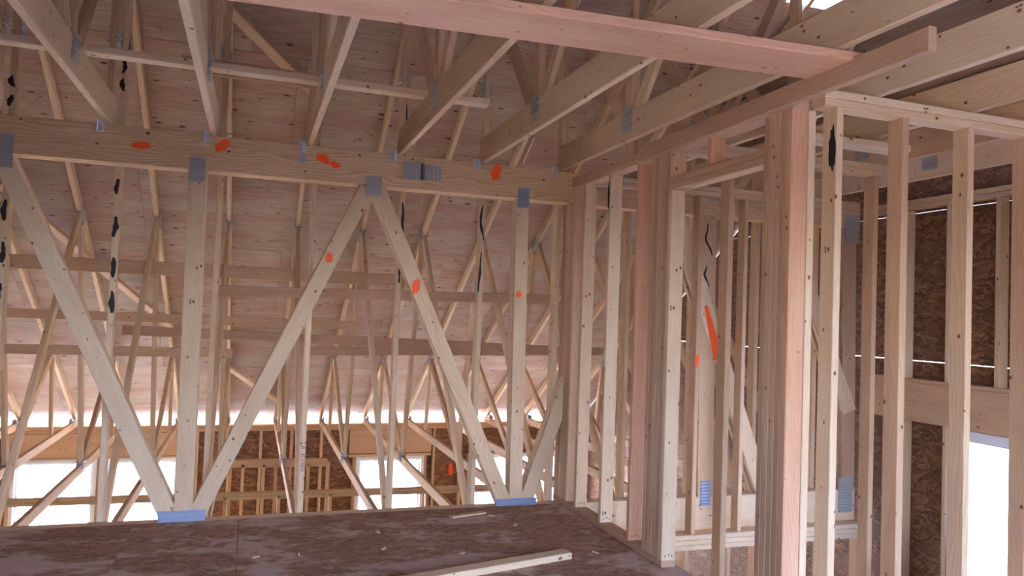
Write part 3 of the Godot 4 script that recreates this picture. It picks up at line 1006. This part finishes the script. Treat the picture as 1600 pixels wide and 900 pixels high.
func build_partition_wall():
	var w := thing("stud_partition", "open stud partition with a doorway running back to the girder", "wall frame", Vector3(2.285, 0, -4.0))
	var xc := 2.285
	board(w, "bottom_plate", Vector3(xc, 0.019, -5.40), Vector3(xc, 0.019, -3.787), 0.038, 0.089, UP, fir())
	board(w, "top_plate", Vector3(xc, 2.379, -5.24), Vector3(xc, 2.379, -2.77), 0.0375, 0.089, UP, fir())
	board(w, "top_plate", Vector3(xc, 2.4175, -5.24), Vector3(xc, 2.4175, -2.77), 0.0375, 0.089, UP, fir())
	board(w, "ledger", Vector3(xc - 0.064, 2.405, -4.13), Vector3(xc - 0.064, 2.415, -2.02), 0.092, 0.038, UP, FIR[1])
	# built-up post under the girder end
	for i in 6:
		stud(w, xc, -5.176 - i * 0.0395, 0.038, 2.246, true, FIR[i % 3], "post_ply")
	# common studs (face towards the loft at these z)
	stud(w, xc, -5.004, 0.038, 2.36, true, SPRUCE[2])
	stud(w, xc, -4.599, 0.038, 2.36, true, SPRUCE[0])
	stud(w, xc, -4.197, 0.038, 2.36, true, M.pink_fir)
	paint(w, Vector3(2.2402, 2.22, -4.605), Vector3(-1, 0, 0), blob(0.03, 0.2, 71), M.black, "dark bark stain")
	# door post
	for i in 6:
		stud(w, xc, -3.806 - i * 0.0398, 0.038, 2.14 if i == 0 else 2.36, true, SPRUCE[0] if i == 0 else FIR[i % 3], "post_ply")
	# doorway head and cripples
	board(w, "door_header", Vector3(xc, 2.159, -3.825), Vector3(xc, 2.159, -2.962), 0.038, 0.089, UP, spruce())
	board(w, "door_header", Vector3(xc, 2.1975, -3.825), Vector3(xc, 2.1975, -2.962), 0.0375, 0.089, UP, fir())
	stud(w, xc, -3.80, 2.217, 2.36, true, SPRUCE[2], "cripple")
	stud(w, xc, -3.42, 2.217, 2.36, true, M.pink_fir, "cripple")
	# corner post
	for i in 5:
		stud(w, xc, -2.79 - i * 0.0398, 0.038, 2.36, true, M.pink_fir if i == 0 else FIR[i % 3], "post_ply")
	board(w, "bottom_plate", Vector3(xc, 0.019, -2.97), Vector3(xc, 0.019, -2.77), 0.038, 0.089, UP, fir())
	# nails driven through the plates, seen as dark dots near the stud feet
	for q in [-4.985, -4.58, -4.178, -3.787]:
		for k in 3:
			paint(w, Vector3(xc - 0.022 + k * 0.022, 0.062 + (k % 2) * 0.006, q), BK, blob(0.006, 0.012, 60 + k), M.black)

func build_near_wall():
	var w := thing("stud_partition", "open stud wall with white-lit plates beside the stairwell", "wall frame", Vector3(3.6, 0, -2.715))
	var zc := -2.72
	board(w, "top_plate", Vector3(2.335, 2.379, zc), Vector3(4.98, 2.379, zc), 0.0375, 0.089, UP, SPRUCE[1])
	board(w, "top_plate", Vector3(2.335, 2.4175, zc), Vector3(4.98, 2.4175, zc), 0.0375, 0.089, UP, SPRUCE[0])
	board(w, "bottom_plate", Vector3(2.335, 0.019, zc), Vector3(4.98, 0.019, zc), 0.038, 0.089, UP, fir())
	var xs := [2.42, 2.795, 3.195, 3.59, 3.99, 4.4, 4.8]
	for i in xs.size():
		board(w, "stud", Vector3(xs[i], 0.038, zc), Vector3(xs[i], 2.36, zc), 0.089, 0.038, BK, [SPRUCE[0], FIR[2], SPRUCE[1], FIR[0], SPRUCE[2]][i % 5])
	board(w, "stud", Vector3(2.352, 0.038, -2.815), Vector3(2.352, 2.36, -2.815), 0.089, 0.038, BK, SPRUCE[0])
	paint(w, Vector3(2.40, 2.18, zc + 0.02), Vector3(-1, 0, 0), blob(0.04, 0.2, 70), M.black, "black bark stain")
	# closet walls farther in
	var p := thing("stud_partition", "short stud wall with a cut-off double plate inside the stairwell", "wall frame", Vector3(2.6, -1.1, -3.83))
	var zp := -3.825
	for y in [2.379, 2.4175]:
		board(p, "top_plate", Vector3(2.335, y, zp), Vector3(2.86, y, zp), 0.0375, 0.089, UP, SPRUCE[0])
	board(p, "stud", Vector3(2.64, -1.1, zp), Vector3(2.64, 2.36, zp), 0.089, 0.038, BK, SPRUCE[3])
	var r := thing("stud_partition", "narrow stud frame with a flat plate on top, standing deep in the stairwell", "wall frame", Vector3(3.5, -1.1, -3.83))
	for y in [2.379, 2.4175]:
		board(r, "top_plate", Vector3(3.05, y, zp), Vector3(3.76, y, zp), 0.0375, 0.089, UP, SPRUCE[2])
	board(r, "stud", Vector3(3.715, -1.1, zp), Vector3(3.715, 2.36, zp), 0.089, 0.038, BK, FIR[2])
	board(r, "stud", Vector3(3.10, -1.1, zp), Vector3(3.10, 2.36, zp), 0.089, 0.038, BK, SPRUCE[1])
	board(r, "flat_plate", Vector3(2.9, 2.455, -3.50), Vector3(3.62, 2.455, -3.50), 0.037, 0.14, UP, SPRUCE[0])
	# wall standing against the girder beyond the stairwell
	var q := thing("stud_partition", "stud wall standing against the girder at the back of the stairwell", "wall frame", Vector3(3.9, -3.0, -5.13))
	var zq := -5.15
	for y in [-0.269, -0.308, -0.347]:
		board(q, "plate", Vector3(2.42, y, zq), Vector3(4.98, y, zq), 0.0375, 0.12, UP, SPRUCE[0])
	for y in [2.40, 2.44]:
		board(q, "top_plate", Vector3(2.40, y, zq), Vector3(4.6, y, zq), 0.0375, 0.089, UP, SPRUCE[1])
	for x in [2.82, 3.29, 3.71, 4.15]:
		board(q, "stud", Vector3(x, -0.25, zq), Vector3(x, 2.38, zq), 0.089, 0.038, BK, [FIR[2], SPRUCE[1], FIR[0], SPRUCE[2]][int(x * 10) % 4])
	for i in 8:
		var x := 2.6 + i * 0.32 + (0.06 if i % 2 else 0.0)
		board(q, "lower_stud", Vector3(x, -3.0, zq), Vector3(x, -0.366, zq), 0.089, 0.038, BK, lumber())
	paint(q, Vector3(3.285, 1.09, zq + 0.0445), BK, blob(0.036, 0.1, 80), M.orange, "fluorescent orange spray mark")

func build_back_walls():
	# behind the camera: outside wall with a wide unglazed opening
	var w := struct("wall_back", "outside wall behind the loft with one wide unglazed opening", Vector3(0, -3.0, 1.7), "wall")
	for q in [[-6.1, -1.6, -3.1, 4.75], [-1.6, 4.7, -3.1, 0.06], [-1.6, 4.7, 1.92, 4.75], [4.7, 5.1, -3.1, 4.75]]:
		slab(w, "osb_sheet", Vector3(q[0], q[2], 1.7), Vector3(q[1], q[3], 1.8), M.osb)
	# added unseen house shape, keeps light of distant sunlit snow out of the opening
	var nh := thing("light_blocker_house", "added dark house shape out of view, blocks light from the sunlit snow behind", "house", Vector3(0, -3.3, 14.0))
	slab(nh, "wall", Vector3(-24, -3.3, 10.5), Vector3(24, -0.5, 18.0), M.blocker_dark)
	for sg in [-1.0, 1.0]:
		var rp := MeshInstance3D.new()
		var bx := BoxMesh.new()
		bx.size = Vector3(49, 0.15, 4.75)
		rp.name = "blocker_slope"
		rp.mesh = bx
		rp.material_override = M.felt
		nh.add_child(rp, true)
		rp.transform = Transform3D(Basis(RT, sg * 0.40), Vector3(0, 3.63, 0.25 + sg * 2.05))
	var l := struct("wall_left", "outside gable wall past the end of the loft", Vector3(-6.1, -3.0, 0), "wall")
	for i in 6:
		for j in 5:
			gable_sheet(l, -6.15, [-11.1 + i * 2.2, -8.901 + i * 2.2, -3.1 + j * 2.1, -1.001 + j * 2.1], Vector2(i * 0.3, j * 0.2))

func build_loose_things():
	var pl := thing("plank", "wide pinkish plank lying flat on the wall plates under the ceiling joists", "plank", Vector3(1.0, 2.446, -2.6))
	board(pl, "plank", Vector3(-1.3, 2.4665, -2.735), Vector3(2.26, 2.4665, -2.505), 0.036, 0.27, UP, M.pink_fir)
	var lb := thing("loose_board", "pale offcut board lying loose on the dusty deck", "board", Vector3(1.3, 0, -4.0))
	board(lb, "board", Vector3(0.66, 0.02, -3.80), Vector3(1.79, 0.02, -4.075), 0.038, 0.089, UP, SPRUCE[0])
	var sc := thing("scrap", "thin grey scrap of wood on the deck by the girder plate", "scrap", Vector3(1.47, 0, -5.05))
	board(sc, "scrap", Vector3(1.34, 0.006, -5.03), Vector3(1.60, 0.006, -5.10), 0.011, 0.05, UP, SPRUCE[2])
	var r := RandomNumberGenerator.new()
	r.seed = 4
	for i in 12:
		var x := r.randf_range(-0.9, 2.0)
		var z := r.randf_range(-5.1, -3.9)
		var o := thing("wood_chip", "tiny pale wood chip lying on the dusty deck", "scrap", Vector3(x, 0, z), "wood chips on the deck")
		var a := r.randf() * PI
		var l := r.randf_range(0.01, 0.035)
		board(o, "chip", Vector3(x - cos(a) * l, 0.004, z - sin(a) * l), Vector3(x + cos(a) * l, 0.004, z + sin(a) * l), 0.007, r.randf_range(0.01, 0.022), UP, SPRUCE[i % 4])
	# timber box beam closing the attic beside the opening in the roof
	var bm := thing("attic_divider", "dark plywood divider standing on the joists below the roof opening", "panel", Vector3(3.42, 2.68, -3.5))
	slab(bm, "plywood_sheet", Vector3(3.445, 2.68, -5.2), Vector3(3.46, 3.46, -1.0), M.plywood[1], Vector2(2.44, 1.22))
	# frayed strip hanging from a joist
	var sp := thing("splinter", "thin pale splinter hanging from the ceiling joist", "splinter", Vector3(1.6, 2.4, -4.3))
	board(sp, "splinter", Vector3(1.60, 2.49, -4.36), Vector3(1.545, 2.33, -4.40), 0.008, 0.003, RT, SPRUCE[0])
